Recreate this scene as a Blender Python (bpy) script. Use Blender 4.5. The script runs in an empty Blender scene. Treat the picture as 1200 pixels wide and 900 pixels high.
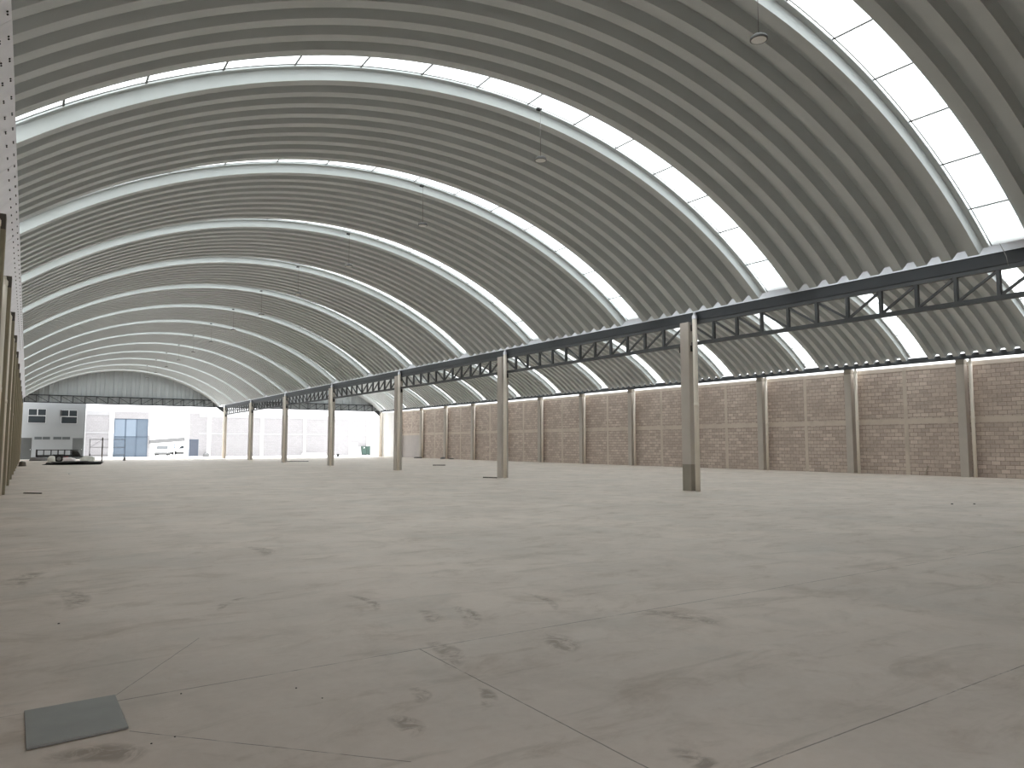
import bpy, math, random
from mathutils import Vector, Matrix
random.seed(7)
S = bpy.context.scene
COL = S.collection
PI = math.pi

# ------------------------------------------------------------------ helpers
def link(o, parent=None):
    COL.objects.link(o)
    if parent is not None:
        o.parent = parent
    return o

def tag(o, label=None, cat=None, group=None, kind=None):
    if label: o['label'] = label
    if cat: o['category'] = cat
    if group: o['group'] = group
    if kind: o['kind'] = kind
    return o

def thing(name, label, cat, loc, group=None, kind='thing'):
    o = bpy.data.objects.new(name, None)
    o.empty_display_size = .2
    o.location = loc
    link(o)
    return tag(o, label, cat, group, kind)

def copy_tree(o, parent=None):
    c = o.copy()
    COL.objects.link(c)
    c.parent = parent
    for ch in list(o.children):
        copy_tree(ch, c)
    return c

class MB:
    """collects boxes, bars and tubes into one mesh; coordinates are world, shifted by -base"""
    def __init__(self, base=(0, 0, 0)):
        self.v = []; self.f = []; self.s = []; self.b = Vector(base)
    def add(self, verts, faces, smooth=False):
        n = len(self.v)
        self.v += [tuple(Vector(p) - self.b) for p in verts]
        self.f += [tuple(i + n for i in f) for f in faces]
        self.s += [smooth] * len(faces)
        return self
    def box(self, x0, x1, y0, y1, z0, z1):
        x0, x1 = sorted((x0, x1)); y0, y1 = sorted((y0, y1)); z0, z1 = sorted((z0, z1))
        v = [(x, y, z) for z in (z0, z1) for y in (y0, y1) for x in (x0, x1)]
        return self.add(v, [(0, 2, 3, 1), (4, 5, 7, 6), (0, 1, 5, 4), (2, 6, 7, 3), (0, 4, 6, 2), (1, 3, 7, 5)])
    def bar(self, p, q, w, h, up=(0, 0, 1)):
        p, q = Vector(p), Vector(q)
        d = (q - p).normalized(); u = Vector(up)
        s = d.cross(u)
        if s.length < 1e-4: s = d.cross(Vector((1, 0, 0)))
        s.normalize(); u = s.cross(d).normalized()
        v = []
        for c in (p, q):
            for a, b in ((-1, -1), (1, -1), (1, 1), (-1, 1)):
                v.append(c + s * a * w / 2 + u * b * h / 2)
        return self.add(v, [(3, 2, 1, 0), (4, 5, 6, 7), (0, 1, 5, 4), (1, 2, 6, 5), (2, 3, 7, 6), (3, 0, 4, 7)])
    def tube(self, pts, r, n=12, cap=True):
        pts = [Vector(p) for p in pts]; k = len(pts)
        rs = r if isinstance(r, (list, tuple)) else [r] * k
        v = []; ref = None
        for i, p in enumerate(pts):
            d = (pts[min(i + 1, k - 1)] - pts[max(i - 1, 0)]).normalized()
            if ref is None:
                ref = Vector((1, 0, 0)) if abs(d.x) < .9 else Vector((0, 1, 0))
            s = d.cross(ref).normalized(); t = d.cross(s).normalized()
            for j in range(n):
                a = 2 * PI * j / n
                v.append(p + (s * math.cos(a) + t * math.sin(a)) * rs[i])
        f = []
        for i in range(k - 1):
            for j in range(n):
                f.append((i * n + j, i * n + (j + 1) % n, (i + 1) * n + (j + 1) % n, (i + 1) * n + j))
        self.add(v, f, True)
        if cap:
            m = len(self.v) - len(v)
            self.f.append(tuple(range(m + n - 1, m - 1, -1))); self.s.append(False)
            self.f.append(tuple(range(m + (k - 1) * n, m + k * n))); self.s.append(False)
        return self
    def lathe(self, prof, c, n=24, smooth=True):
        c = Vector(c); v = []
        for r, z in prof:
            for j in range(n):
                a = 2 * PI * j / n
                v.append(c + Vector((r * math.cos(a), r * math.sin(a), z)))
        f = []
        for i in range(len(prof) - 1):
            for j in range(n):
                f.append((i * n + j, i * n + (j + 1) % n, (i + 1) * n + (j + 1) % n, (i + 1) * n + j))
        return self.add(v, f, smooth)
    def prism(self, poly, y0, y1, axis='y'):
        """poly = [(x, z)...] extruded along y (or [(y, z)] along x)"""
        n = len(poly)
        if axis == 'y':
            v = [(x, y0, z) for x, z in poly] + [(x, y1, z) for x, z in poly]
        else:
            v = [(y0, a, z) for a, z in poly] + [(y1, a, z) for a, z in poly]
        f = [tuple(range(n)), tuple(range(2 * n - 1, n - 1, -1))]
        f += [(i, i + n, (i + 1) % n + n, (i + 1) % n) for i in range(n)]
        return self.add(v, f)
    def build(self, name, mat, parent=None, bevel=0):
        me = bpy.data.meshes.new(name)
        me.from_pydata(self.v, [], self.f)
        me.polygons.foreach_set('use_smooth', self.s)
        me.update()
        import bmesh
        bm = bmesh.new(); bm.from_mesh(me)
        if not getattr(self, 'open', False):
            bmesh.ops.recalc_face_normals(bm, faces=bm.faces)
        bm.to_mesh(me); bm.free()
        me.materials.append(mat)
        o = bpy.data.objects.new(name, me)
        if parent is None:
            o.location = self.b
        link(o, parent)
        if bevel:
            m = o.modifiers.new('bevel', 'BEVEL'); m.width = bevel; m.segments = 2; m.limit_method = 'ANGLE'
        return o

def lump(name, mat, parent, base, c, r, seed, flat=.5, n=18, rings=9, amp=.25):
    """an irregular sagging lump (a filled sack, a heap) resting on the ground"""
    rnd = random.Random(seed)
    ph = [(rnd.uniform(0, 6.28), rnd.uniform(0, 6.28), rnd.randint(1, 4), rnd.randint(1, 3)) for _ in range(5)]
    mb = MB(base); v = []; f = []
    for i in range(rings + 1):
        t = PI / 2 * i / rings
        for j in range(n):
            a = 2 * PI * j / n
            k = 1 + amp * sum(math.sin(q * a + p) * math.cos(w * t * 2 + s) for p, s, q, w in ph) / 3
            rr = math.cos(t) ** .6
            v.append((c[0] + r[0] * rr * k * math.cos(a), c[1] + r[1] * rr * k * math.sin(a), c[2] + r[2] * math.sin(t) ** flat * (0.8 + .2 * k)))
    for i in range(rings):
        for j in range(n):
            f.append((i * n + j, i * n + (j + 1) % n, (i + 1) * n + (j + 1) % n, (i + 1) * n + j))
    f.append(tuple(range(n - 1, -1, -1)))
    mb.add(v, f, True)
    return mb.build(name, mat, parent)

ORD = ['first', 'second', 'third', 'fourth', 'fifth', 'sixth', 'seventh', 'eighth', 'ninth', 'tenth', 'eleventh',
       'twelfth', 'thirteenth', 'fourteenth', 'fifteenth', 'sixteenth', 'seventeenth']

# ------------------------------------------------------------------ materials
def new_mat(name):
    m = bpy.data.materials.new(name); m.use_nodes = True
    nt = m.node_tree; nt.nodes.clear()
    out = nt.nodes.new('ShaderNodeOutputMaterial')
    return m, nt, out

def N(nt, typ, **kw):
    n = nt.nodes.new(typ)
    for k, v in kw.items():
        setattr(n, k, v)
    return n

def mathn(nt, op, a, b=None, c=None, clamp=False):
    n = nt.nodes.new('ShaderNodeMath'); n.operation = op; n.use_clamp = clamp
    for i, x in enumerate((a, b, c)):
        if x is None: continue
        if isinstance(x, (int, float)): n.inputs[i].default_value = x
        else: nt.links.new(x, n.inputs[i])
    return n.outputs[0]

def mixc(nt, fac, a, b, typ='MIX'):
    n = nt.nodes.new('ShaderNodeMix'); n.data_type = 'RGBA'; n.blend_type = typ
    for s, x in ((n.inputs[0], fac), (n.inputs[6], a), (n.inputs[7], b)):
        if isinstance(x, (int, float)): s.default_value = x
        elif isinstance(x, tuple): s.default_value = (*x, 1)
        else: nt.links.new(x, s)
    return n.outputs[2]

def ramp(nt, x, lo, hi):
    n = nt.nodes.new('ShaderNodeMapRange'); n.interpolation_type = 'SMOOTHSTEP'
    nt.links.new(x, n.inputs[0]); n.inputs[1].default_value = lo; n.inputs[2].default_value = hi
    return n.outputs[0]

def noise(nt, vec, scale, detail=3, rough=.55, sc=None, dist=0):
    n = nt.nodes.new('ShaderNodeTexNoise'); n.inputs['Scale'].default_value = scale
    n.inputs['Detail'].default_value = detail; n.inputs['Roughness'].default_value = rough
    n.inputs['Distortion'].default_value = dist
    if sc:
        mp = nt.nodes.new('ShaderNodeMapping'); mp.inputs['Scale'].default_value = sc[:3]
        if len(sc) > 3: mp.inputs['Rotation'].default_value = (0, 0, sc[3])
        nt.links.new(vec, mp.inputs[0]); vec = mp.outputs[0]
    nt.links.new(vec, n.inputs['Vector'])
    return n.outputs['Fac']

def plain(name, col, rough=.6, metal=0, var=.12, scale=3, spec=.5, bump=0):
    m, nt, out = new_mat(name)
    b = N(nt, 'ShaderNodeBsdfPrincipled')
    g = N(nt, 'ShaderNodeNewGeometry')
    f = noise(nt, g.outputs['Position'], scale, 4)
    c = mixc(nt, f, tuple(x * (1 - var) for x in col), tuple(min(1, x * (1 + var)) for x in col))
    nt.links.new(c, b.inputs['Base Color'])
    b.inputs['Roughness'].default_value = rough; b.inputs['Metallic'].default_value = metal
    b.inputs['Specular IOR Level'].default_value = spec
    if bump:
        bp = N(nt, 'ShaderNodeBump'); bp.inputs['Strength'].default_value = bump; bp.inputs['Distance'].default_value = .02
        nt.links.new(noise(nt, g.outputs['Position'], scale * 8, 3), bp.inputs['Height'])
        nt.links.new(bp.outputs[0], b.inputs['Normal'])
    nt.links.new(b.outputs[0], out.inputs[0])
    return m

M = {}
M['roof'] = plain('painted_roof_sheet', (.565, .595, .595), .42, 0, .05, .7)
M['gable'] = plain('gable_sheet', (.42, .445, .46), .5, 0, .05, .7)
M['steel'] = plain('dark_painted_steel', (.035, .038, .042), .5, 0, .2, 4)
M['steel_grey'] = plain('grey_primer_steel', (.07, .075, .078), .55, 0, .15, 4)
M['black'] = plain('black_rubber', (.012, .012, .012), .7, 0, .2, 6)
M['galv'] = plain('galvanised_sheet', (.80, .80, .84), .42, .4, .14, 2.5)
M['pvc'] = plain('cream_plastic_pipe', (.84, .775, .675), .45, 0, .05, 2)
M['white'] = plain('white_paint', (.8, .8, .79), .6, 0, .03, 1)
M['office'] = plain('grey_white_render', (.225, .235, .24), .8, 0, .04, .8)
M['dark_door'] = plain('charcoal_door', (.045, .047, .045), .5, 0, .2, 2)
M['grey_door'] = plain('grey_door', (.085, .09, .09), .5, 0, .15, 2)
M['louvre'] = plain('grey_obscured_glass', (.06, .07, .073), .5, 0, .1, 2)
M['glass_dark'] = plain('dark_window_glass', (.030, .036, .04), .12, 0, .1, 2)
M['alu'] = plain('white_aluminium', (.45, .46, .46), .45, 0, .03, 2)
M['blue_lo'] = plain('blue_steel_panel', (.10, .128, .165), .5, 0, .1, 1.5)
M['blue_hi'] = plain('pale_blue_glazing', (.185, .225, .275), .3, 0, .05, 1.5)
M['blue_fr'] = plain('blue_grey_frame', (.07, .095, .13), .5, 0, .1, 2)
M['door_blue'] = plain('blue_grey_door', (.065, .075, .10), .5, 0, .12, 2)
M['green'] = plain('green_cabinet_paint', (.025, .055, .043), .5, 0, .15, 3)
M['sack'] = plain('white_woven_sack', (.72, .73, .69), .8, 0, .1, 4)
M['sack_pink'] = plain('pinkish_plastic_sheet', (.70, .65, .66), .7, 0, .1, 4)
M['red'] = plain('red_paint', (.25, .04, .04), .5, 0, .1, 3)
M['wood'] = plain('raw_timber', (.40, .35, .28), .75, 0, .15, 6)
M['rust'] = plain('brown_steel', (.10, .085, .07), .6, 0, .3, 6)
M['sand'] = plain('white_sand', (.75, .74, .72), .9, 0, .05, 3)
M['car'] = plain('white_car_paint', (.7, .7, .7), .25, 0, .02, 1)
M['plate'] = plain('steel_cover_plate', (.30, .31, .30), .5, .1, .16, 5)
M['lens'] = plain('frosted_lamp_lens', (.85, .85, .83), .4, 0, .02, 4)
M['wire'] = plain('grey_wire', (.22, .21, .2), .5, 0, .05, 4)
M['jackgrey'] = plain('weathered_grey_metal', (.16, .16, .16), .6, 0, .2, 4)

def concrete(name, base, dark, scale=1.5, rough=.8):
    m, nt, out = new_mat(name)
    b = N(nt, 'ShaderNodeBsdfPrincipled'); g = N(nt, 'ShaderNodeNewGeometry'); P = g.outputs['Position']
    f = noise(nt, P, scale, 5, .6)
    f2 = ramp(nt, noise(nt, P, scale * .8, 4, .6, (1, 1, .25)), .5, .72)
    c = mixc(nt, f, tuple(x * .86 for x in base), tuple(x * 1.1 for x in base))
    c = mixc(nt, mathn(nt, 'MULTIPLY', f2, .45), c, dark)
    nt.links.new(c, b.inputs['Base Color']); b.inputs['Roughness'].default_value = rough
    bp = N(nt, 'ShaderNodeBump'); bp.inputs['Strength'].default_value = .3; bp.inputs['Distance'].default_value = .01
    nt.links.new(noise(nt, P, 22, 4), bp.inputs['Height']); nt.links.new(bp.outputs[0], b.inputs['Normal'])
    nt.links.new(b.outputs[0], out.inputs[0])
    return m
M['conc'] = concrete('precast_concrete', (.53, .485, .435), (.37, .335, .295))
M['conc_dark'] = concrete('rough_cast_concrete', (.30, .27, .225), (.13, .115, .09), 3)
M['conc_tan'] = concrete('tan_stained_concrete', (.31, .27, .19), (.19, .16, .11), 1.2)
M['tie'] = concrete('tie_concrete', (.64, .56, .48), (.42, .36, .30), 2)
M['yardwall'] = concrete('yard_plaster', (.325, .32, .325), (.305, .30, .305), 1)
M['yardcol'] = concrete('yard_white_plaster', (.88, .88, .88), (.84, .84, .84), 1)
M['white_wall'] = concrete('white_block', (.80, .79, .77), (.72, .70, .68), 1)
M['pale_wall'] = concrete('pale_block', (.52, .48, .46), (.42, .37, .33), 1)
M['apron'] = concrete('pale_apron_concrete', (.78, .77, .75), (.68, .67, .65), .6)
M['earth'] = concrete('dry_earth', (.42, .40, .36), (.34, .32, .28), .3)

def blockwall(name, c1, c2, mortar, dust, axis, dustamt=.55):
    """concrete-block courses, 0.40 x 0.20 m; axis = which world axis runs along the wall"""
    m, nt, out = new_mat(name)
    b = N(nt, 'ShaderNodeBsdfPrincipled'); g = N(nt, 'ShaderNodeNewGeometry'); P = g.outputs['Position']
    sp = N(nt, 'ShaderNodeSeparateXYZ'); nt.links.new(P, sp.inputs[0])
    cb = N(nt, 'ShaderNodeCombineXYZ'); nt.links.new(sp.outputs[axis], cb.inputs[0]); nt.links.new(sp.outputs['Z'], cb.inputs[1])
    br = N(nt, 'ShaderNodeTexBrick'); nt.links.new(cb.outputs[0], br.inputs['Vector'])
    br.inputs['Scale'].default_value = 1; br.inputs['Brick Width'].default_value = .41; br.inputs['Row Height'].default_value = .205
    br.inputs['Mortar Size'].default_value = .012; br.inputs['Mortar Smooth'].default_value = .3; br.inputs['Bias'].default_value = 0
    br.inputs['Color1'].default_value = (*c1, 1); br.inputs['Color2'].default_value = (*c2, 1); br.inputs['Mortar'].default_value = (*mortar, 1)
    d = ramp(nt, noise(nt, P, .55, 5, .62), .40, .66)
    c = mixc(nt, mathn(nt, 'MULTIPLY', d, dustamt), br.outputs['Color'], dust)
    f = noise(nt, P, 9, 4, .6)
    c = mixc(nt, .35, c, mixc(nt, f, (.2, .2, .2), (1, 1, 1)), 'OVERLAY')
    nt.links.new(c, b.inputs['Base Color']); b.inputs['Roughness'].default_value = .9
    bp = N(nt, 'ShaderNodeBump'); bp.inputs['Strength'].default_value = .5; bp.inputs['Distance'].default_value = .015
    h = mathn(nt, 'SUBTRACT', mathn(nt, 'MULTIPLY', f, .4), br.outputs['Fac'])
    nt.links.new(h, bp.inputs['Height']); nt.links.new(bp.outputs[0], b.inputs['Normal'])
    nt.links.new(b.outputs[0], out.inputs[0])
    return m
M['block'] = blockwall('brown_block_wall', (.66, .55, .48), (.45, .37, .32), (.235, .185, .155), (.42, .35, .30), 'Y')
M['block_x'] = blockwall('brown_block_wall_end', (.66, .55, .48), (.45, .37, .32), (.235, .185, .155), (.42, .35, .30), 'X')
M['yardblock'] = blockwall('pale_block_wall', (.28, .27, .275), (.255, .245, .25), (.225, .215, .22), (.27, .26, .265), 'X')

# --- floor: power-floated slab with dust, tyre scuffs and sawn joints
def floor_mat():
    m, nt, out = new_mat('dusty_floated_concrete')
    b = N(nt, 'ShaderNodeBsdfPrincipled'); g = N(nt, 'ShaderNodeNewGeometry'); P = g.outputs['Position']
    big = noise(nt, P, .35, 5, .6)
    mid = noise(nt, P, 1.1, 5, .62, None, .6)
    streak = noise(nt, P, 1.0, 5, .65, (.55, 2.6, 1, .35), .8)
    c = mixc(nt, ramp(nt, big, .35, .65), (.575, .51, .455), (.665, .585, .52))
    c = mixc(nt, mathn(nt, 'MULTIPLY', ramp(nt, mid, .45, .7), .5), c, (.48, .425, .375))
    c = mixc(nt, mathn(nt, 'MULTIPLY', ramp(nt, streak, .54, .70), .40), c, (.35, .305, .255))
    light = noise(nt, P, .9, 4, .6, (.6, 1.8, 1, -.2), .5)
    c = mixc(nt, mathn(nt, 'MULTIPLY', ramp(nt, light, .52, .7), .35), c, (.65, .60, .55))
    dirt = noise(nt, P, 1.5, 6, .68, (.8, 1.3, 1, .5), .9)
    c = mixc(nt, mathn(nt, 'MULTIPLY', ramp(nt, dirt, .50, .72), .55), c, (.385, .315, .255))
    grey = noise(nt, P, .6, 4, .6, (1.2, .8, 1, 1.1), .4)
    c = mixc(nt, mathn(nt, 'MULTIPLY', ramp(nt, grey, .52, .68), .35), c, (.49, .46, .42))
    fine = noise(nt, P, 14, 5, .7)
    c = mixc(nt, .22, c, mixc(nt, fine, (.25, .25, .25), (.8, .79, .77)), 'OVERLAY')
    sp = N(nt, 'ShaderNodeSeparateXYZ'); nt.links.new(P, sp.inputs[0])
    X, Y = sp.outputs['X'], sp.outputs['Y']
    wob = mathn(nt, 'MULTIPLY', mathn(nt, 'SUBTRACT', noise(nt, P, 3, 3), .5), .015)
    # scuffs: short brown tyre arcs (centre, half-length, half-width, direction)
    sc_n = ramp(nt, noise(nt, P, 6, 4, .7, (1, 1, 1), 1), .38, .62)
    sc = None
    for cx, cy, L, W, a in SCUFFS:
        dx = mathn(nt, 'SUBTRACT', X, cx); dy = mathn(nt, 'SUBTRACT', Y, cy)
        ca, sa = math.cos(a), math.sin(a)
        u = mathn(nt, 'DIVIDE', mathn(nt, 'ADD', mathn(nt, 'MULTIPLY', dx, ca), mathn(nt, 'MULTIPLY', dy, sa)), L)
        w = mathn(nt, 'SUBTRACT', mathn(nt, 'MULTIPLY', dy, ca), mathn(nt, 'MULTIPLY', dx, sa))
        w = mathn(nt, 'DIVIDE', mathn(nt, 'ADD', w, mathn(nt, 'MULTIPLY', mathn(nt, 'MULTIPLY', u, u), L * .25)), W)
        r = mathn(nt, 'ADD', mathn(nt, 'MULTIPLY', u, u), mathn(nt, 'MULTIPLY', w, w))
        k = mathn(nt, 'SUBTRACT', 1, r, clamp=True)
        sc = k if sc is None else mathn(nt, 'MAXIMUM', sc, k)
    sc = mathn(nt, 'MULTIPLY', mathn(nt, 'MULTIPLY', sc, 1.3, clamp=True), sc_n)
    c = mixc(nt, mathn(nt, 'MULTIPLY', sc, .7), c, (.25, .20, .155))
    # joints and cracks: (point, direction, from, to, width)
    ln = None
    for px, py, a, t0, t1, wd in JOINTS:
        dx = mathn(nt, 'SUBTRACT', X, px); dy = mathn(nt, 'SUBTRACT', Y, py)
        ca, sa = math.cos(a), math.sin(a)
        t = mathn(nt, 'ADD', mathn(nt, 'MULTIPLY', dx, ca), mathn(nt, 'MULTIPLY', dy, sa))
        d = mathn(nt, 'SUBTRACT', mathn(nt, 'MULTIPLY', dy, ca), mathn(nt, 'MULTIPLY', dx, sa))
        d = mathn(nt, 'ABSOLUTE', mathn(nt, 'ADD', d, wob) if wd < .006 else d)
        k = mathn(nt, 'LESS_THAN', d, wd)
        k = mathn(nt, 'MULTIPLY', k, mathn(nt, 'MULTIPLY', mathn(nt, 'GREATER_THAN', t, t0), mathn(nt, 'LESS_THAN', t, t1)))
        ln = k if ln is None else mathn(nt, 'MAXIMUM', ln, k)
    brk = ramp(nt, noise(nt, P, 2.2, 4, .7), .36, .5)
    c = mixc(nt, mathn(nt, 'MULTIPLY', ln, mathn(nt, 'MULTIPLY_ADD', brk, .55, .12)), c, (.075, .065, .055))
    nt.links.new(c, b.inputs['Base Color'])
    nt.links.new(mathn(nt, 'MULTIPLY_ADD', mid, .3, .42), b.inputs['Roughness'])
    b.inputs['Specular IOR Level'].default_value = .45
    bp = N(nt, 'ShaderNodeBump'); bp.inputs['Strength'].default_value = .12; bp.inputs['Distance'].default_value = .01
    nt.links.new(noise(nt, P, 5, 5, .6), bp.inputs['Height']); nt.links.new(bp.outputs[0], b.inputs['Normal'])
    nt.links.new(b.outputs[0], out.inputs[0])
    return m
JOINTS = [(0, 5.282, 0, .5, 16, .006), (0, 2.474, 0, 1.7, 30, .005), (2.64, 0, PI / 2, 2.474, 5.282, .005),
          (.55, 4.70, math.atan2(3.47 - 4.70, 1.69 - .55), 0, 1.68, .004), (.54, 5.39, math.atan2(6.58 - 5.39, 1.26 - .54), 0, 1.4, .003),
          (.06, 5.35, PI, 0, 1.2, .004)]
SCUFFS = []
for a in [(3.69, 4.81, .34, -1.95, .16), (3.24, 6.23, .30, -1.83, .10), (3.54, 6.02, .5, -1.94, .11), (4.55, 6.19, .48, -1.79, .06),
          (2.79, 5.06, .44, -1.82, .12), (2.19, 4.34, .17, -1.85, .07), (1.90, 3.92, .2, -1.61, .09), (2.52, 4.05, .24, -2.05, .06),
          (3.0, 7.13, .46, -1.59, .06), (5.17, 4.96, .5, -1.2, .16), (2.92, 2.67, .2, -1.75, .09), (.02, 10.6, .7, 1.33, .16),
          (.51, 9.0, .7, -1.5, .14), (3.07, 11.4, .68, -1.59, .15), (1.75, 7.84, .36, .94, .06), (.4, 4.45, .3, -.6, .14)]:
    SCUFFS.append((a[0], a[1], a[2], a[4], a[3]))
M['floor'] = floor_mat()

# --- translucent fibreglass skylight sheet
def skylight_mat():
    m, nt, out = new_mat('translucent_roof_sheet')
    tr = N(nt, 'ShaderNodeBsdfTransparent'); tr.inputs[0].default_value = (.80, .83, .82, 1)
    tl = N(nt, 'ShaderNodeBsdfTranslucent'); tl.inputs[0].default_value = (.82, .86, .85, 1)
    gl = N(nt, 'ShaderNodeBsdfDiffuse'); gl.inputs[0].default_value = (.7, .74, .73, 1)
    mx = N(nt, 'ShaderNodeMixShader'); mx.inputs[0].default_value = .3
    nt.links.new(tr.outputs[0], mx.inputs[1]); nt.links.new(tl.outputs[0], mx.inputs[2])
    m2 = N(nt, 'ShaderNodeMixShader'); m2.inputs[0].default_value = .06
    nt.links.new(mx.outputs[0], m2.inputs[1]); nt.links.new(gl.outputs[0], m2.inputs[2])
    nt.links.new(m2.outputs[0], out.inputs[0])
    return m
M['sky_sheet'] = skylight_mat()

# ------------------------------------------------------------------ layout (metres; camera stands at x = 0, y = 0)
PITCH = 6.0527                 # column grid
Y0 = 17.644                    # near face of the first column that the lens takes in
END = Y0 + 12 * PITCH          # open end of the hall
BACK = -3.0
XC = 19.158                    # hall side of the middle columns
XW = 38.947                    # hall side of the pilasters of the block wall
XL = -.517
R, CZ = 15.11, -5.462          # roof arches
CX1, CX2 = 8.804, 29.0
SKY = 6.24
def arc(cx, th, off=0):
    return cx - (R + off) * math.cos(th), CZ + (R + off) * math.sin(th)

# ------------------------------------------------------------------ floor, ground
mb = MB(); mb.box(-1.2, 39.6, BACK - .3, END + .6, -.25, 0)
fl = mb.build('floor', M['floor']); tag(fl, 'dusty grey-beige concrete floor of the empty hall', 'floor', kind='structure')
mb = MB(); mb.box(-60, 130, -60, 260, -.6, -.26)
tag(mb.build('ground', M['earth']), 'dry pale earth around the hall', 'ground', kind='structure')
mb = MB(); mb.box(-9, 60, END + .6, 175, -.25, -.02)
tag(mb.build('yard_pavement', M['apron']), 'bright pale concrete yard beyond the open end', 'pavement', kind='structure')

# ------------------------------------------------------------------ vaulted roofs: U-shaped arch sheets with raised skylight openings
W_FLAT, RUN, DEP = .245, .06, .27
OPEN = 1.14
GAP = (SKY - OPEN - 9 * W_FLAT) / 8
K0, K1 = 0, 13
NSEG = 56
def vault(name, cx, tha, thb, label):
    strips = []
    def flat(y):
        strips.append(((y, 0), (y + W_FLAT, 0)))
    def groove(y):
        strips.append(((y, 0), (y + RUN, DEP)))
        strips.append(((y + RUN, DEP), (y + GAP - RUN, DEP)))
        strips.append(((y + GAP - RUN, DEP), (y + GAP, 0)))
    for k in range(K0, K1 + 1):
        ys = 6.81 + SKY * k
        if k == K0:
            # plain ribs back to the end wall
            yb = ys - W_FLAT
            while yb > BACK - .1:
                flat(yb); groove(yb - GAP); yb -= GAP + W_FLAT
        if k > K0 or True:
            strips.append(((ys, 0), (ys + .05, .22)))                   # near upstand
            strips.append(((ys + .05, .22), (ys + .16, .22)))           # near ledge
            strips.append(((ys + .16, .22), (ys + .16, .255)))
            strips.append(((ys + .98, .255), (ys + .98, .22)))          # lip
            strips.append(((ys + .98, .22), (ys + 1.10, .22)))          # far ledge
            strips.append(((ys + 1.10, .22), (ys + OPEN, 0)))           # far upstand
        y = ys + OPEN
        n = 9
        if k == K1:
            strips.append(((y, 0), (END + .5, 0)))
            continue
        for i in range(n):
            if y > END - .1: break
            flat(y); y += W_FLAT
            if i < n - 1:
                if y + GAP > END + .2: break
                groove(y); y += GAP
    v = []; f = []
    for (ya, oa), (yb, ob) in strips:
        n0 = len(v)
        for s in range(NSEG + 1):
            t = tha + (thb - tha) * s / NSEG
            xa, za = arc(cx, t, oa); xb, zb = arc(cx, t, ob)
            v += [(xa, ya, za), (xb, yb, zb)]
        for s in range(NSEG):
            f.append((n0 + 2 * s, n0 + 2 * s + 1, n0 + 2 * s + 3, n0 + 2 * s + 2))
    me = bpy.data.meshes.new(name); me.from_pydata(v, [], f)
    me.polygons.foreach_set('use_smooth', [True] * len(f)); me.update()
    me.materials.append(M['roof'])
    o = bpy.data.objects.new(name, me); link(o)
    tag(o, label, 'ceiling', kind='structure')
    return o
TH1 = (math.asin((6.12 - CZ) / R), PI - math.asin((6.085 - CZ) / R))
TH2 = (math.asin((6.32 - CZ) / R), PI - math.asin((6.04 - CZ) / R))
vault('ceiling', CX1, TH1[0], TH1[1], 'ribbed metal vault over the wide aisle the view looks along')
vault('ceiling_far_aisle', CX2, TH2[0], TH2[1], 'ribbed metal vault over the aisle beside the block wall')

wn = 0
JO = math.radians(56.11); JD = math.radians(5.36)
for cx, th, nm in ((CX1, TH1, 'wide vault'), (CX2, TH2, 'vault beside the block wall')):
    for k in range(K0, K1 + 1):
        wn += 1
        ys = 6.81 + SKY * k
        root = thing('window_%d' % wn, '%s skylight strip along the %s, counted from the camera' % (ORD[k - K0], nm), 'skylight',
                     (cx, ys, CZ + R), kind='structure')
        base = root.location
        # translucent sheet, 3 mm thick in effect, one arched pane
        v = []; f = []
        for s in range(NSEG + 1):
            t = th[0] + (th[1] - th[0]) * s / NSEG
            xa, za = arc(cx, t, .258)
            v += [(xa, ys + .10, za), (xa, ys + 1.04, za)]
        for s in range(NSEG):
            f.append((2 * s, 2 * s + 1, 2 * s + 3, 2 * s + 2))
        mb = MB(base); mb.open = True; mb.add(v, f, True)
        mb.build('pane', M['sky_sheet'], root)
        # cross laps and the edge bead
        mb = MB(base)
        j0 = JO if cx == CX1 else PI - JO - 14 * JD
        for i in range(-1, 16):
            t = j0 + JD * i
            if not th[0] + .01 < t < th[1] - .01: continue
            xa, za = arc(cx, t, .243)
            tt = Vector((math.sin(t), 0, math.cos(t)))
            p = Vector((xa, ys + .165, za)); q = Vector((xa, ys + .975, za))
            mb.bar(p, q, .034, .02, Vector((-math.cos(t), 0, math.sin(t))))
        ts = [th[0] + (th[1] - th[0]) * s / NSEG for s in range(NSEG + 1)]
        mb.tube([(arc(cx, t, .243)[0], ys + .93, arc(cx, t, .243)[1]) for t in ts], .013, 5, False)
        mb.build('frame', M['jackgrey'], root)

# ------------------------------------------------------------------ high-bay lamps hung under the wide vault
proto = None
for i in range(13):
    y = 7.43 + SKY * i
    if proto is None:
        proto = thing('pendant_lamp', '', 'lamp', (9.9, y, 8.38), 'round high-bay lamps hung from the wide vault')
        b = proto.location
        mb = MB(b); mb.lathe([(.0, .075), (.05, .075), (.06, .06), (.10, .055), (.135, .03), (.145, .0), (.145, -.022), (.125, -.026)], b, 28)
        mb.build('housing', M['jackgrey'], proto)
        mb = MB(b); mb.lathe([(.125, -.024), (.08, -.032), (0, -.034)], b, 28); mb.build('lens', M['lens'], proto)
        mb = MB(b); mb.tube([b + Vector((0, 0, .07)), b + Vector((0, 0, 1.24))], .007, 6); mb.build('wire', M['wire'], proto)
        mb = MB(b); mb.box(b.x - .09, b.x + .02, b.y - .03, b.y + .06, b.z + 1.22, b.z + 1.27); mb.build('ceiling_hook', M['black'], proto)
        o = proto
    else:
        o = copy_tree(proto); o.location = (9.9, y, 8.38)
    o['label'] = 'round high-bay lamp on a thin wire, %s of the line counted from the camera' % ORD[i]

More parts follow.
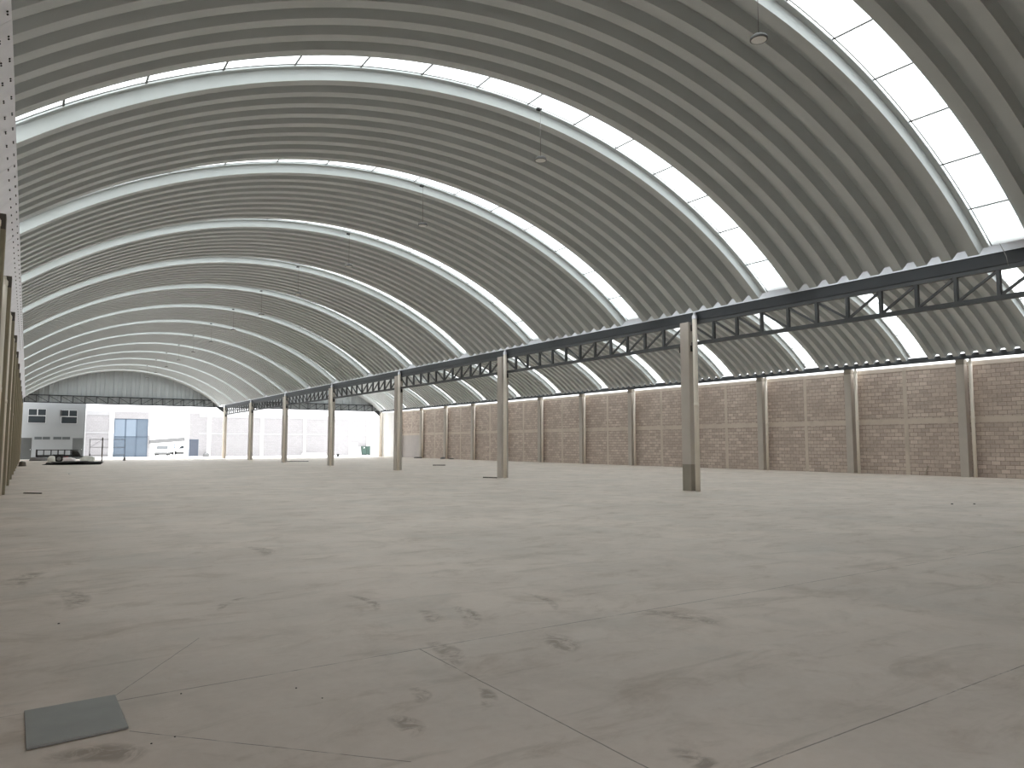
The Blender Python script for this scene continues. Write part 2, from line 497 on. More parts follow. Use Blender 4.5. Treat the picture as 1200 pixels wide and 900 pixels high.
# ------------------------------------------------------------------ middle row of columns
def drainpipe(x, y, z1, label, group, cap=True):
    t = thing('drainpipe', label, 'pipe', (x, y, 0), group)
    mb = MB(t.location); mb.tube([(x, y, 0), (x, y, z1)], .084, 18); mb.build('pipe', M['pvc'], t)
    mb = MB(t.location); mb.lathe([(.092, z1 - .10), (.092, z1), (.075, z1 + .03), (.055, z1 + .06), (.05, z1 + .13), (0, z1 + .13)], (x, y, 0), 18)
    mb.build('reducer', M['galv'] if cap else M['pvc'], t)
    mb = MB(t.location); mb.tube([(x, y, 2.9), (x, y, 3.02)], .091, 18); mb.build('coupling', M['pvc'], t)
    return t
HC = 5.90
cw = .40
for i in range(-1, 7):
    y = Y0 + 2 * PITCH * i
    where = ['beside the camera', 'tallest in view with a dark foot', 'second from the camera',
             'third from the camera', 'fourth from the camera', 'fifth from the camera',
             'sixth from the camera', 'at the open end'][i + 1]
    t = thing('concrete_column', 'square concrete column of the middle row, ' + where, 'column', (XC + cw / 2, y + cw / 2, 0), 'columns of the middle row')
    b = t.location
    zf = .92 if i == 0 else 0
    mb = MB(b); mb.box(XC, XC + cw, y, y + cw, zf, HC); mb.build('shaft', M['conc'], t, .012)
    if zf:
        mb = MB(b); mb.box(XC + .003, XC + cw - .003, y + .003, y + cw - .003, 0, zf)
        o = mb.build('foot', M['conc_dark'], t); o['label'] = 'dark rough unpainted foot'
    drainpipe(XC + .02, y - .28, 6.06, 'cream plastic drainpipe in front of the middle-row column ' + where, 'drainpipes on the middle row')

# gutter beam over the columns
mb = MB((19.385, 0, 5.93)); mb.box(19.275, 19.29, BACK, END + .06, 5.915, 6.225); mb.box(19.29, 19.48, BACK, END + .06, 5.905, 5.92)
mb.box(19.29, 19.40, BACK, END + .06, 6.21, 6.225); mb.box(19.48, 19.495, BACK, END + .06, 5.915, 6.225)
tag(mb.build('gutter_beam', M['steel']), 'black steel beam running along the tops of the middle columns', 'beam', kind='thing')
mb = MB((19.3, 0, 6.24)); mb.box(19.23, 19.66, BACK, END + .06, 6.235, 6.245); mb.box(19.22, 19.23, BACK, END + .06, 6.21, 6.41); mb.box(18.74, 19.22, BACK, END + .06, 6.40, 6.41); mb.box(19.66, 19.67, BACK, END + .06, 6.235, 6.42)  # flat cap above the lip is added to keep direct sky off it
tag(mb.build('roof_gutter', M['galv']), 'galvanised gutter tray between the two vaults above the middle columns', 'gutter', kind='thing')

# trusses between the columns
XT = XC + cw / 2
def truss_y(ya, yb, label):
    """lattice beam from column face ya (near) to yb (far)"""
    t = thing('lattice_beam', label, 'beam', (XT, yb, 5.08), 'lattice beams of the middle row')
    b = t.location
    mb = MB(b); mb.box(XT - .06, XT + .06, ya + .003, yb - .003, 5.80, 5.902); mb.build('top_chord', M['steel_grey'], t)
    mb = MB(b); mb.box(XT - .06, XT + .06, ya + .003, yb - .003, 5.07, 5.19); mb.build('bottom_chord', M['steel_grey'], t)
    n = 12; p = (yb - ya) / n
    for k in range(1, n):
        y = yb - p * k
        mb = MB(b); mb.box(XT - .05, XT - .035, y - .045, y + .045, 5.19, 5.80); mb.box(XT - .05, XT + .04, y - .045, y - .03, 5.19, 5.80)
        mb.build('vertical', M['steel_grey'], t)
    for yy, q in ((ya + .002, .08), (yb - .132, .13)):
        mb = MB(b); mb.box(XT - .11, XT + .11, yy, yy + .13, 4.86, 5.066); mb.build('bracket', M['black'], t)
        yy2 = yy if yy < (ya + yb) / 2 else yy + .05
        mb = MB(b); mb.box(XT - .08, XT + .08, yy2, yy2 + .08, 5.58, 5.795); mb.build('bracket', M['black'], t)
    for k in range(n):
        y1, y2 = yb - p * k, yb - p * (k + 1)
        if k < n // 2: a, c = (XT + .01, y1 - .05, 5.78), (XT + .01, y2 + .05, 5.21)
        else: a, c = (XT + .01, y1 - .05, 5.21), (XT + .01, y2 + .05, 5.78)
        mb = MB(b); mb.bar(a, c, .06, .06); mb.build('diagonal', M['steel_grey'], t)
    return t
proto = None
for i in range(-1, 6):
    ya = Y0 + 2 * PITCH * i + cw; yb = Y0 + 2 * PITCH * (i + 1)
    lab = ['dark lattice beam from the tallest middle column out of the picture',
           'dark lattice beam between the tallest middle column and the second', 'dark lattice beam between the second and third middle columns in view',
           'dark lattice beam between the third and fourth middle columns in view', 'dark lattice beam between the fourth and fifth middle columns in view',
           'dark lattice beam between the fifth and sixth middle columns in view', 'dark lattice beam from the sixth middle column to the open end'][i + 1]
    if proto is None:
        proto = truss_y(ya, yb, lab)
    else:
        o = copy_tree(proto); o.location = (XT, yb, 5.08); o['label'] = lab

# trusses across the open end, gable sheets above
def truss_x(x0, x1, label):
    t = thing('end_truss_beam', label, 'truss', (x0, END, 5.9), 'trusses across the open end')
    b = t.location; y0, y1 = END + .1, END + .24
    mb = MB(b); mb.box(x0, x1, y0, y1, 6.70, 6.80); mb.build('top_chord', M['steel'], t)
    mb = MB(b); mb.box(x0, x1, y0, y1, 5.94, 6.04); mb.build('bottom_chord', M['steel'], t)
    n = 18; p = (x1 - x0) / n
    for k in range(n + 1):
        x = min(max(x0 + p * k, x0 + .05), x1 - .05)
        mb = MB(b); mb.box(x - .04, x + .04, y0 + .02, y1 - .02, 6.04, 6.70); mb.build('vertical', M['steel_grey'], t)
    for k in range(n):
        a, c = x0 + p * k + .05, x0 + p * (k + 1) - .05
        za, zb = (6.68, 6.06) if k < n // 2 else (6.06, 6.68)
        mb = MB(b); mb.bar((a, END + .17, za), (c, END + .17, zb), .05, .06, (0, 1, 0)); mb.build('diagonal', M['steel_grey'], t)
    for s, x in ((-1, x1),):
        mb = MB(b); mb.prism([(x, 5.94), (x + s * .75, 5.94), (x, 5.35)], y0 + .05, y1 - .05); mb.build('gusset', M['steel'], t)
    return t
truss_x(-.50, XC - .02, 'dark steel truss across the open end of the wide aisle, above the white office')
truss_x(XC + cw + .02, XW - .02, 'dark steel truss across the open end of the aisle beside the block wall')

def gable(name, cx, x0, x1, label):
    """vertical trapezoidal sheeting filling the arch above the end truss"""
    prof = []; x = x0; pw = .86
    while x < x1:
        for dx, dy in ((0, 0), (.30, 0), (.40, .12), (.76, .12), (.86, 0)):
            if x + dx <= x1 and dx < .86: prof.append((x + dx, dy))
        x += pw
    prof.append((x1, 0))
    v = []; f = []
    for px, dy in prof:
        h = (R + .15) ** 2 - (px - cx) ** 2
        zt = max(5.99, CZ + math.sqrt(max(h, .01)))
        y = END + .30 + dy
        v += [(px, y, 5.98), (px, y, zt)]
    for i in range(len(prof) - 1):
        f.append((2 * i, 2 * i + 2, 2 * i + 3, 2 * i + 1))
    mb = MB((cx, END, 6)); mb.open = True; mb.add(v, f)
    tag(mb.build(name, M['gable']), label, 'gable wall', kind='structure')
gable('wall_end', CX1, -.9, 18.7, 'grey ribbed sheet gable over the open end of the wide aisle')
gable('wall_end_far_aisle', CX2, 19.3, 38.9, 'grey ribbed sheet gable over the open end beside the block wall')

# ------------------------------------------------------------------ side walls
def side_wall(name, xa, xb, face, ys, ye, top, grid0, label, sgn):
    """block wall between xa and xb; face = hall-side plane; sgn points into the hall"""
    w = MB((xa, ys, 0)); w.box(xa, xb, ys, ye, 0, top)
    root = w.build(name, M['block']); tag(root, label, 'wall', kind='structure')
    b = root.location
    mb = MB(b); mb.box(face - sgn * .05, face + sgn * .018, ys, ye, 2.72, 2.99); mb.build('bond_beam', M['tie'], root)
    k = -4
    while True:
        y = grid0 + PITCH * k + PITCH / 2 + .2; k += 1
        if y > ye - .3: break
        if y < ys + .3: continue
        mb = MB(b); mb.box(face - sgn * .05, face + sgn * .012, y - .11, y + .11, 0, 2.72); mb.build('tie_column', M['tie'], root)
        mb = MB(b); mb.box(face - sgn * .05, face + sgn * .010, y - .10, y + .10, 2.99, top - .22); mb.build('tie_column', M['tie'], root)
    mb = MB(b); mb.box(face - sgn * .05, face + sgn * .012, ys, ye, top - .22, top); mb.build('crown_beam', M['tie'], root)
    return root
side_wall('wall_right', 39.32, 39.52, 39.32, BACK, END + .5, 5.79, Y0, 'long brown concrete-block wall of the far aisle', -1)
mb = MB((39.32, 85, 0)); mb.box(39.29, 39.33, Y0 + 11 * PITCH + .45, END + .02, 0, 5.79)  # white panel over the last bay
tag(mb.build('wall_panel', M['white_wall']), 'white last bay of the block wall at the open end', 'wall', kind='structure')
mb = MB((39.32, 80, 0)); mb.box(39.295, 39.33, Y0 + 10 * PITCH + .45, Y0 + 11 * PITCH, 0, 2.72)  # pale panel over the lower half of the bay before
tag(mb.build('wall_panel', M['pale_wall']), 'pale lower half of the last bay but one of the block wall', 'wall', kind='structure')
side_wall('wall_left', -1.12, -.92, -.92, BACK, END + .5, 5.60, 16.62 - .4, 'block wall close beside the camera, behind a row of pilasters', 1)
w = MB((0, BACK, 0)); w.box(-1.2, .4, BACK - .3, BACK - .02, 0, 10); w.box(.4, 4.0, BACK - .3, BACK - .02, 3.0, 10); w.box(4.0, 39.6, BACK - .3, BACK - .02, 0, 10)  # the opening is added so daylight lifts the near floor
tag(w.build('wall_back', M['block_x']), 'block end wall with an opening added behind the camera to light the near floor', 'wall', kind='structure')
w = MB((39.3, END + .5, 0)); w.box(39.05, 39.5, END + .55, END + 3.4, 0, 6.4)
tag(w.build('wall_return', M['yardcol']), 'white plastered wall stub just outside the open end', 'wall', kind='structure')

# pilasters and drainpipes on the block wall
for i in range(0, 13):
    y = Y0 + .03 + PITCH * i
    where = ('%s in view counting away from the camera' % ORD[i]) if i < 12 else 'the last one at the open end'
    t = thing('wall_pilaster', 'square concrete pilaster on the brown block wall, ' + where, 'pilaster', (XW + .19, y + .2, 0), 'pilasters on the block wall')
    b = t.location
    mb = MB(b); mb.box(XW, 39.30, y, y + .40, 0, 5.62); mb.build('shaft', M['conc'], t, .012)
    mb = MB(b); mb.box(XW + .004, 39.30, y + .004, y + .396, 5.62, 5.885); mb.build('capital', M['conc_dark'], t)
    drainpipe(XW + .07, y - .27, 5.755, 'cream drainpipe beside the block-wall pilaster, ' + where, 'drainpipes on the block wall', False)
# edge beam on them
mb = MB((38.96, 0, 5.9)); mb.box(38.93, 38.945, BACK, END + .06, 5.89, 6.17); mb.box(38.945, 39.1, BACK, END + .06, 5.89, 5.905); mb.box(38.945, 39.05, BACK, END + .06, 6.155, 6.17)
tag(mb.build('eaves_beam', M['steel']), 'dark steel channel beam along the top of the block-wall pilasters', 'beam', kind='thing')

# pilasters close beside the camera
for i in range(-2, 12):
    y = 22.67 - .4 + PITCH * i
    t = thing('wall_pilaster', 'tan pilaster in the row close beside the camera, %s counting away from it' % ORD[i + 2], 'pilaster', (XL - .2, y + .2, 0), 'pilasters beside the camera')
    b = t.location
    mb = MB(b); mb.box(-.90, XL, y, y + .40, 0, 5.58); mb.build('shaft', M['conc_tan'], t, .012)
    mb = MB(b); mb.box(-.90, XL - .002, y + .002, y + .398, 5.58, 5.87); mb.build('bearing_plate', M['rust'], t)
    drainpipe(XL - .16, y - .12, 5.7, 'cream drainpipe beside the tan pilaster near the camera, %s counting away from it' % ORD[i + 2], 'drainpipes beside the camera', False)
mb = MB((-.9, 0, 5.9)); mb.box(-.98, -.82, BACK, END + .06, 5.875, 6.08)
tag(mb.build('eaves_beam', M['steel']), 'dark steel beam on the tan pilasters beside the camera', 'beam', kind='thing')
# galvanised eaves flashing with screw pairs
mb = MB((-.6, 0, 6.3))
v = []; f = []; A_, B_ = Vector((-.375, 0, 6.53)), Vector((-.80, 0, 6.10))
nrm = Vector((.43, 0, -.425)).normalized()
ny = 36
for i in range(ny):
    ya = BACK + (END + .02 - BACK) * i / ny; yb = BACK + (END + .02 - BACK) * (i + 1) / ny + .05
    o_ = nrm * (.004 * (i % 2))
    p = [A_ + o_, B_ + o_]
    q = [x - nrm * .003 for x in p]
    mb.add([(p[0].x, ya, p[0].z), (p[1].x, ya, p[1].z), (p[1].x, yb, p[1].z), (p[0].x, yb, p[0].z),
            (q[0].x, ya, q[0].z), (q[1].x, ya, q[1].z), (q[1].x, yb, q[1].z), (q[0].x, yb, q[0].z)],
           [(0, 1, 2, 3), (7, 6, 5, 4), (0, 4, 5, 1), (1, 5, 6, 2), (2, 6, 7, 3), (3, 7, 4, 0)])
fl_ = mb.build('eaves_flashing', M['galv']); tag(fl_, 'pale galvanised flashing strip above the tan pilasters beside the camera', 'flashing', kind='thing')
mb = MB(fl_.location)
y = 3.0
while y < 45:
    for u in (.10, .30):
        c = A_.lerp(B_, u)
        for d in (0, .07):
            cc = Vector((c.x, y + d, c.z)) + nrm * .004
            mb.tube([cc, cc + nrm * .012], .012, 6)
    y += .609
mb.build('screw', M['black'], fl_)

# ------------------------------------------------------------------ loose things on the hall floor
mb = MB((.3, 5.03, 0))
pl = [(.06, 5.35), (.54, 5.37), (.55, 4.73), (.07, 4.70)]
mb.add([(x, y, z) for z in (.003, .016) for x, y in pl], [(3, 2, 1, 0), (4, 5, 6, 7), (0, 1, 5, 4), (1, 2, 6, 5), (2, 3, 7, 6), (3, 0, 4, 7)])
o = mb.build('cover_plate', M['plate'], None, .002); tag(o, 'dark grey steel cover plate lying flat on the concrete floor', 'plate')
def stick(name, p, q, w, h, mat, label, cat):
    base = ((p[0] + q[0]) / 2, (p[1] + q[1]) / 2, min(p[2], q[2]) - h / 2)
    mb = MB(base); mb.bar(p, q, w, h)
    tag(mb.build(name, mat), label, cat)
stick('steel_bar', (-.01, 28.66, .02), (.46, 28.22, .02), .05, .035, M['rust'], 'short brown bar lying on the floor near the tan pilasters', 'bar')
stick('timber_offcut', (18.38, 30.15, .025), (18.7, 29.45, .025), .08, .05, M['rust'], 'thin brown offcut on the floor beside the second middle column', 'offcut')
stick('timber_offcut', (19.9, 68.5, .03), (21.9, 67.2, .03), .10, .06, M['jackgrey'], 'long grey offcut on the floor between the last middle columns', 'offcut')
stick('timber_offcut', (25.9, 49.9, .03), (26.7, 49.4, .03), .10, .06, M['rust'], 'small brown offcut on the floor of the far aisle', 'offcut')
stick('leaning_stake', (39.16, 19.93, .03), (39.285, 19.82, .50), .06, .04, M['wood'], 'short pale stake leaning on the foot of the block wall', 'stake')
for i, (x, y, l, h) in enumerate([(38.6, 78.2, 1.9, .13), (38.5, 71.8, .5, .22), (38.7, 70.2, .6, .1)]):
    o = lump('debris_heap', M['black'] if i == 0 else M['jackgrey'], None, (x, y, 0), (x, y, 0), (.25, l / 2, h), 20 + i, .5, 12, 5)
    tag(o, ['long low dark heap at the foot of the block wall', 'small grey rubble heap at the foot of the block wall', 'lower flat rubble heap at the foot of the block wall'][i], 'rubble heap', kind='thing')
for i, (x, y) in enumerate([(21.35, 9.6), (20.85, 9.93), (.31, 7.79), (1.94, 45.5), (.75, 4.47), (.63, 4.44), (.9, 5.2), (1.55, 4.9), (1.63, 4.62)]):
    r = (.03, .03, .009, .05, .005, .005, .006, .006, .005)[i]
    mat = M['black'] if i != 3 else M['white']
    o = lump('stone_chip', mat, None, (x, y, 0), (x, y, 0), (r, r, r * .8), 40 + i, .6, 8, 4)
    tag(o, ['dark stone chip on the floor under the lattice beam', 'second dark stone chip on the floor under the lattice beam', 'lone dark stone chip on the floor beyond the cover plate',
            'small white crumb on the floor in front of the trailer', 'dark chip beside the near corner of the cover plate', 'tiny dark chip at the near corner of the cover plate',
            'dark chip in the slab corner beyond the cover plate', 'dark chip between the two cracks by the cover plate', 'dark chip close to the crack by the cover plate'][i], 'chip')

# ------------------------------------------------------------------ trailer and clutter near the open end
t = thing('utility_trailer', 'black open utility trailer with slatted side rails, parked before the white office', 'trailer', (2.4, 77.4, 0))
b = t.location
yN, yF = 76.6, 78.3
mb = MB(b); mb.box(.72, 4.06, yN, yF, .46, .58); mb.build('bed', M['black'], t)
for yy in (yN + .03, yF - .03):
    mb = MB(b); mb.box(.70, 3.9, yy - .025, yy + .025, 1.06, 1.12); mb.box(.70, 3.5, yy - .02, yy + .02, .60, .64)
    for x in (1.27, 1.83, 2.36, 2.86, 3.36): mb.box(x - .025, x + .025, yy - .02, yy + .02, .56, 1.08)
    mb.build('side_rail', M['black'], t)
mb = MB(b); mb.box(.68, .80, yN, yF, .50, 1.14); mb.build('tailgate', M['black'], t)
mb = MB(b); mb.prism([(3.46, .55), (4.12, .55), (3.86, 1.0), (3.46, 1.04)], yN + .05, yF - .05); mb.build('front_box', M['black'], t)
mb = MB(b); mb.bar((4.0, yN + .4, .48), (4.95, 77.45, .44), .08, .10); mb.bar((4.0, yF - .4, .48), (4.95, 77.45, .44), .08, .10); mb.tube([(4.85, 77.45, 0), (4.85, 77.45, .75)], .035, 8); mb.build('tongue', M['black'], t)
for yy in (yN - .22, yF + .02):
    mb = MB(b); mb.tube([(2.42, yy, .32), (2.42, yy + .2, .32)], .32, 24); w_ = mb.build('wheel', M['black'], t)
    mb = MB(b); mb.tube([(2.42, yy - .006, .32), (2.42, yy + .206, .32)], .17, 18); mb.build('rim', M['jackgrey'], w_)
    mb = MB(b); mb.prism([(1.92, .52), (2.02, .68), (2.82, .68), (2.92, .50), (2.80, .50), (2.76, .62), (2.08, .62), (2.04, .52)], yy - .02, yy + .22); mb.build('fender', M['black'], t)
mb = MB(b); mb.box(2.75, 3.15, yN - .04, yN - .005, .44, .52); o = mb.build('tail_light', M['red'], t); o['label'] = 'red strip on the side of the bed'
o = lump('tarpaulin', M['black'], None, (3.25, 67.6, 0), (3.25, 67.6, 0), (1.7, 1.2, .26), 3, .4, 26, 6, .5); tag(o, 'crumpled black tarpaulin spread on the floor in front of the trailer', 'tarpaulin')
o = lump('white_sack', M['sack'], None, (1.75, 72.4, 0), (1.75, 72.4, 0), (.30, .3, .62), 5); tag(o, 'upright white sack beside the trailer wheel', 'sack', 'sacks around the trailer')
o = lump('white_sack', M['sack_pink'], None, (2.95, 70.5, 0), (2.95, 70.5, 0), (.50, .3, .5), 6); tag(o, 'pinkish white sack slumped behind the black tarpaulin', 'sack', 'sacks around the trailer')
o = lump('white_sack', M['sack'], None, (4.3, 70.9, 0), (4.3, 70.9, 0), (.50, .35, .62), 8); tag(o, 'larger whitish sack under the trailer tongue', 'sack', 'sacks around the trailer')
o = lump('scrap_heap', M['jackgrey'], None, (1.0, 84.6, 0), (1.0, 84.6, 0), (.75, .4, .36), 9); tag(o, 'dark grey scrap heap behind the trailer tailgate', 'heap', kind='thing')
o = lump('scrap_heap', M['rust'], None, (-.22, 64.4, 0), (-.22, 64.4, 0), (.22, .4, .36), 11); tag(o, 'small brown scrap heap at the foot of a tan pilaster', 'heap', kind='thing')
t = thing('steel_frame_panel', 'thin upright steel frame of bars standing beside the white office', 'frame', (6.3, 79.5, 0))
b = t.location
for x, y, z, r in ((4.95, 79.6, 2.12, .03), (5.98, 79.4, 2.25, .055), (7.9, 79.6, 2.1, .018)):
    mb = MB(b); mb.tube([(x, y, 0), (x, y, z)], r, 8); mb.build('post', M['rust'] if r > .05 else M['jackgrey'], t)
for z in (2.07, 1.32, .58):
    mb = MB(b); mb.bar((4.95, 79.6, z), (7.9, 79.6, z), .035, .05); mb.build('rail', M['jackgrey'], t)
mb = MB(b); mb.bar((4.95, 79.62, 1.30), (5.95, 79.62, 2.04), .02, .03); mb.build('brace', M['jackgrey'], t)
mb = MB((8.1, 81.6, 0)); mb.box(8.0, 8.2, 81.5, 81.7, 0, .32); mb.box(7.96, 8.24, 81.46, 81.74, 0, .05)
tag(mb.build('short_post', M['jackgrey']), 'stubby grey post standing in front of the blue gate', 'post')

# ------------------------------------------------------------------ two-storey office at the open end
YB = 93.0
t = thing('office_building', 'plain two-storey grey-white office beside the open end', 'building', (2.2, YB, 0), kind='thing')
b = t.location
mb = MB(b); mb.box(-2.2, 5.25, YB, YB + 7, 0, 6.5); wl = mb.build('wall', M['office'], t)
def recess_window(x0, x1, z0, z1, split, bars):
    mb = MB(b); mb.box(x0, x1, YB - .012, YB + .02, z0, z1); g_ = mb.build('window', M['glass_dark'], t)
    mb = MB(b); fw = .03
    for a in (x0, x1): mb.box(a - fw / 2, a + fw / 2, YB - .035, YB - .005, z0, z1)
    for a in (z0, z1): mb.box(x0 - fw / 2, x1 + fw / 2, YB - .035, YB - .005, a - fw / 2, a + fw / 2)
    for a in split: mb.box(x0, x1, YB - .035, YB - .005, a - .035, a + .035)
    for a in bars: mb.box(a - .04, a + .04, YB - .035, YB - .005, split[0], z1)
    mb.build('frame', M['alu'], g_)
    return g_
recess_window(-.03, 1.55, 3.88, 5.37, [4.66], [.78])
recess_window(2.98, 4.44, 3.86, 5.31, [4.62], [3.66])
mb = MB(b); mb.box(2.84, 3.0, YB - .12, YB - .04, 4.66, 5.30); mb.build('window_sash', M['dark_door'], t)
for x0, x1, m_, lab in ((-.61, .40, 'dark_door', 'charcoal door'), (4.13, 5.11, 'grey_door', 'mid-grey door')):
    mb = MB(b); mb.box(x0, x1, YB - .03, YB + .03, 0, 2.28); d_ = mb.build('door', M[m_], t); d_['label'] = lab
    mb = MB(b); mb.box(x1 - .13, x1 - .07, YB - .075, YB - .03, 1.0, 1.08); mb.build('handle', M['alu'], d_)
for x0, x1 in ((.63, 1.29), (1.36, 2.03), (2.33, 3.08), (3.15, 3.88)):
    mb = MB(b); mb.box(x0, x1, YB - .02, YB + .02, 2.12, 2.40); o = mb.build('vent_window', M['louvre'], t)

# ------------------------------------------------------------------ yard wall, gate, door
YY = 104.0
mb = MB((10, YY, 0))
for x0, x1, z0, z1 in ((-6, 9.0, 0, 5.75), (9.0, 12.88, 4.85, 5.75), (12.88, 13.15, 0, 5.75), (13.15, 17.25, 2.75, 5.75), (17.25, 17.82, 0, 5.75),
                       (17.82, 19.0, 2.27, 5.75), (19.0, 47.2, 0, 5.75)):
    mb.box(x0, x1, YY, YY + .18, z0, z1)
yw = mb.build('wall_yard', M['yardblock']); tag(yw, 'bright pale block wall closing the yard beyond the open end', 'wall', kind='structure')
b = yw.location
mb = MB(b); mb.box(12.9, 17.3, YY - .02, YY + .01, 2.76, 5.75); mb.box(17.25, 17.82, YY - .02, YY + .01, 0, 5.75); mb.build('plaster_panel', M['yardcol'], yw)
for x0, x1 in ((8.5, 9.0), (20.02, 20.5), (27.0, 27.4), (33.05, 33.4), (39.9, 40.25), (42.7, 43.0), (43.7, 45.0), (5.0, 5.9)):
    mb = MB(b); mb.box(x0, x1, YY - .10, YY + .02, 0, 5.75); mb.build('pier', M['yardcol'], yw)
for x0, x1 in ((5.3, 8.5), (19.0, 43.8)):
    mb = MB(b); mb.box(x0, x1, YY - .03, YY + .01, 2.93, 3.13); mb.box(x0, x1, YY - .03, YY + .01, 5.22, 5.75); mb.build('bond_beam', M['yardwall'], yw)
mb = MB(b); mb.bar((13.1, YY - .15, 1.92), (17.25, YY - .15, 2.28), .5, .50); o = mb.build('ramp_slab', M['jackgrey'], yw); o['label'] = 'grey sloping slab edge over the opening'
t = thing('steel_gate', 'tall blue steel gate of six panels in the bright yard wall', 'gate', (10.9, YY, 0))
b = t.location
g0, g1 = 9.05, 12.83; cw3 = (g1 - g0) / 3
for i in range(3):
    for j, (z0, z1) in enumerate(((.12, 2.5), (2.62, 4.75))):
        x0 = g0 + cw3 * i + .06
        mb = MB(b); mb.box(x0, x0 + cw3 - .12, YY + .04, YY + .08, z0, z1)
        pale = j == 1 and i < 2
        mb.build('panel', M['blue_hi'] if pale else M['blue_lo'], t)
mb = MB(b)
for i in range(4):
    x = g0 + cw3 * i; mb.box(x - .07, x + .07, YY + .02, YY + .12, 0, 4.83)
for z in (.06, 2.56, 4.79): mb.box(g0, g1, YY + .02, YY + .12, z - .06, z + .06)
mb.build('frame', M['blue_fr'], t)
t = thing('metal_door', 'small blue-grey metal door in the yard wall', 'door', (18.4, YY, 0))
b = t.location
mb = MB(b); mb.box(17.86, 18.96, YY + .02, YY + .07, .02, 2.22); mb.build('leaf', M['door_blue'], t)
mb = MB(b); mb.box(17.82, 17.88, YY - .01, YY + .1, 0, 2.27); mb.box(18.94, 19.0, YY - .01, YY + .1, 0, 2.27); mb.box(17.82, 19.0, YY - .01, YY + .1, 2.21, 2.27); mb.build('frame', M['blue_fr'], t)

# cars and a signpost seen through the opening
def car(name, x, y, rot, label, L=3.9, W=1.7):
    t = thing(name, label, 'car', (x, y, 0)); t.rotation_euler = (0, 0, rot)
    z0 = .28
    prof = [(-.50 * L, z0), (.50 * L, z0), (.50 * L, .72), (.44 * L, .82), (.22 * L, .92), (.08 * L, 1.42), (-.26 * L, 1.46), (-.42 * L, .98), (-.50 * L, .90)]
    mb = MB(); mb.prism(prof, -W / 2, W / 2); mb.build('body', M['car'], t, .05)
    win = [(.19 * L, .94), (.065 * L, 1.38), (-.25 * L, 1.41), (-.37 * L, .98)]
    mb = MB(); mb.prism(win, -W / 2 - .012, W / 2 + .012); mb.build('side_window', M['glass_dark'], t)
    mb = MB(); mb.bar((.225 * L, 0, .95), (.09 * L, 0, 1.40), W * .86, .02, (1, 0, 0)); mb.build('windscreen', M['glass_dark'], t)
    mb = MB(); mb.box(.49 * L, .51 * L, -W / 2, W / 2, .28, .48); mb.build('bumper', M['jackgrey'], t)
    mb = MB(); mb.box(-.46 * L, .46 * L, -W / 2 - .01, W / 2 + .01, .12, .42); mb.build('under_shade', M['black'], t)  # black box stands in for the shade along the car's bottom
    for sx in (-.31, .31):
        for sy in (-1, 1):
            mb = MB(); mb.tube([(sx * L, sy * (W / 2 - .2), .31), (sx * L, sy * (W / 2 + .01), .31)], .31, 18); mb.build('wheel', M['black'], t)
    return t
car('parked_car', 16.4, 116, -PI / 2 - .25, 'white car parked behind the yard opening')
car('parked_car', 20.0, 122, PI, 'second white car, beyond the signpost')
t = thing('signpost', 'pale signpost with two small round signs behind the yard opening', 'sign', (17.3, 112, 0)); b = t.location
mb = MB(b); mb.tube([(17.3, 112, -.1), (17.3, 112, 1.7)], .05, 8); mb.build('post', M['white'], t)
for z in (1.55, 1.2):
    mb = MB(b); mb.tube([(17.3, 111.92, z), (17.3, 111.95, z)], .13, 16); mb.build('sign_disc', M['blue_lo'], t)
w = MB((20, 135, 0)); w.box(-5, 60, 135, 135.3, 0, 5)
tag(w.build('wall_street', M['yardcol']), 'white wall across the street behind the yard opening', 'wall', kind='structure')

# things along the yard wall
t = thing('green_cabinet', 'dark green metal cabinet standing by the yard wall', 'cabinet', (42.45, 103.5, 0)); b = t.location
mb = MB(b); mb.box(41.78, 43.1, 103.2, 103.8, .12, 1.32); mb.build('body', M['green'], t, .02)
mb = MB(b); mb.box(42.43, 42.46, 103.18, 103.2, .16, 1.28); mb.build('door_gap', M['black'], t)
mb = MB(b); mb.box(41.95, 42.1, 103.185, 103.2, 1.05, 1.2); mb.build('plate', M['white'], t)
mb = MB(b)
for x in (41.85, 43.0): mb.box(x - .04, x + .04, 103.25, 103.75, 0, .12)
mb.build('leg', M['jackgrey'], t)
t = thing('white_board', 'white upright boards leaning beside the green cabinet', 'board', (40.9, 103.7, 0)); b = t.location
def lean(x0, x1, h):
    m_ = MB(b); m_.prism([(103.46, 0), (103.50, 0), (103.86, h), (103.82, h)], x0, x1, 'x'); m_.build('panel', M['white'], t)
lean(40.2, 41.2, 1.9)
lean(41.24, 41.74, 1.25)
o = lump('sand_heap', M['sand'], None, (34.2, 102.6, 0), (34.2, 102.6, 0), (1.9, .7, .42), 15, .8); tag(o, 'low white sand heap along the yard wall', 'sand heap', kind='thing')
mb = MB((34.05, 92.5, 0)); mb.lathe([(0, 0), (.13, 0), (.17, .36), (.165, .36), (.13, .03), (0, .03)], (34.05, 92.5, 0), 16)
tag(mb.build('bucket', M['black']), 'small black bucket on the bright yard edge', 'bucket')
o = lump('rubble_heap', M['rust'], None, (43.4, 102.9, 0), (43.4, 102.9, 0), (.35, .3, .45), 17); tag(o, 'reddish rubble heap beside the green cabinet', 'heap', kind='thing')
o = lump('rubble_heap', M['jackgrey'], None, (19.9, 103.3, 0), (19.9, 103.3, 0), (.4, .3, .5), 18); tag(o, 'grey rubble heap right of the small blue-grey door', 'heap', kind='thing')

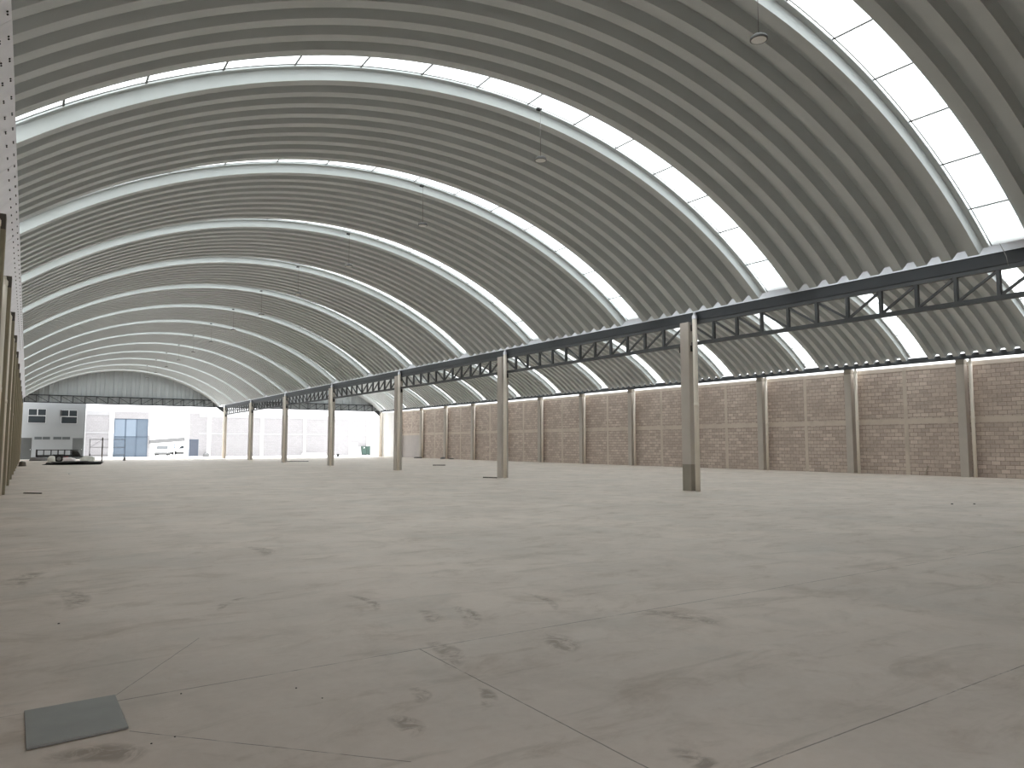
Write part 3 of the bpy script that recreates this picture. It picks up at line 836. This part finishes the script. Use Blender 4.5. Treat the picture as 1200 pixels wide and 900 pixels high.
# slack cable from the skylight down over the gutter beam
pts = [(18.62, 7.62, 6.50), (18.72, 7.58, 6.30), (18.80, 7.53, 6.10), (18.835, 7.50, 5.98), (18.835, 7.47, 5.76)]
mb = MB(pts[0]); mb.tube(pts, .008, 6); tag(mb.build('hanging_cable', M['wire']), 'thin slack cable hanging over the dark beam under the near skylight', 'cable')

# ------------------------------------------------------------------ camera
f_px, yaw, pitch, roll = 852.244, .5864965, .0830569, .00051863
cy, sy = math.cos(yaw), math.sin(yaw); cp, sp_ = math.cos(pitch), math.sin(pitch)
F = Vector((sy * cp, cy * cp, sp_)); r0 = Vector((cy, -sy, 0)); u0 = r0.cross(F)
c_, s_ = math.cos(roll), math.sin(roll)
Rv = r0 * c_ + u0 * s_; Uv = u0 * c_ - r0 * s_
cam = bpy.data.cameras.new('camera'); cam.sensor_width = 36; cam.lens = f_px / 1200 * 36
cam.clip_start = .05; cam.clip_end = 600
co = bpy.data.objects.new('camera', cam)
m = Matrix((Rv, Uv, -F)).transposed().to_4x4(); m.translation = Vector((0, 0, 1.6))
co.matrix_world = m; link(co)
S.camera = co

# ------------------------------------------------------------------ overcast daylight
w = bpy.data.worlds.new('overcast'); S.world = w; w.use_nodes = True
nt = w.node_tree; nt.nodes.clear()
out = N(nt, 'ShaderNodeOutputWorld'); bg = N(nt, 'ShaderNodeBackground')
tc = N(nt, 'ShaderNodeTexCoord'); sp = N(nt, 'ShaderNodeSeparateXYZ'); nt.links.new(tc.outputs['Generated'], sp.inputs[0])
up = mathn(nt, 'MAXIMUM', sp.outputs['Z'], 0)
nt.links.new(mathn(nt, 'MULTIPLY_ADD', up, 1.15, .38), bg.inputs['Strength'])
bg.inputs['Color'].default_value = (.965, .985, 1.0, 1)
nt.links.new(bg.outputs[0], out.inputs[0])

S.view_settings.view_transform = 'Standard'; S.view_settings.look = 'None'
S.view_settings.gamma = 1; S.view_settings.use_curve_mapping = False
S.view_settings.exposure = 2.42
cyc = S.cycles
cyc.max_bounces = 10; cyc.diffuse_bounces = 6; cyc.glossy_bounces = 3; cyc.transmission_bounces = 4; cyc.transparent_max_bounces = 12
cyc.caustics_reflective = False; cyc.caustics_refractive = False
cyc.use_denoising = True
try:
    cyc.denoiser = 'OPENIMAGEDENOISE'; cyc.denoising_input_passes = 'RGB_ALBEDO_NORMAL'
except Exception:
    pass
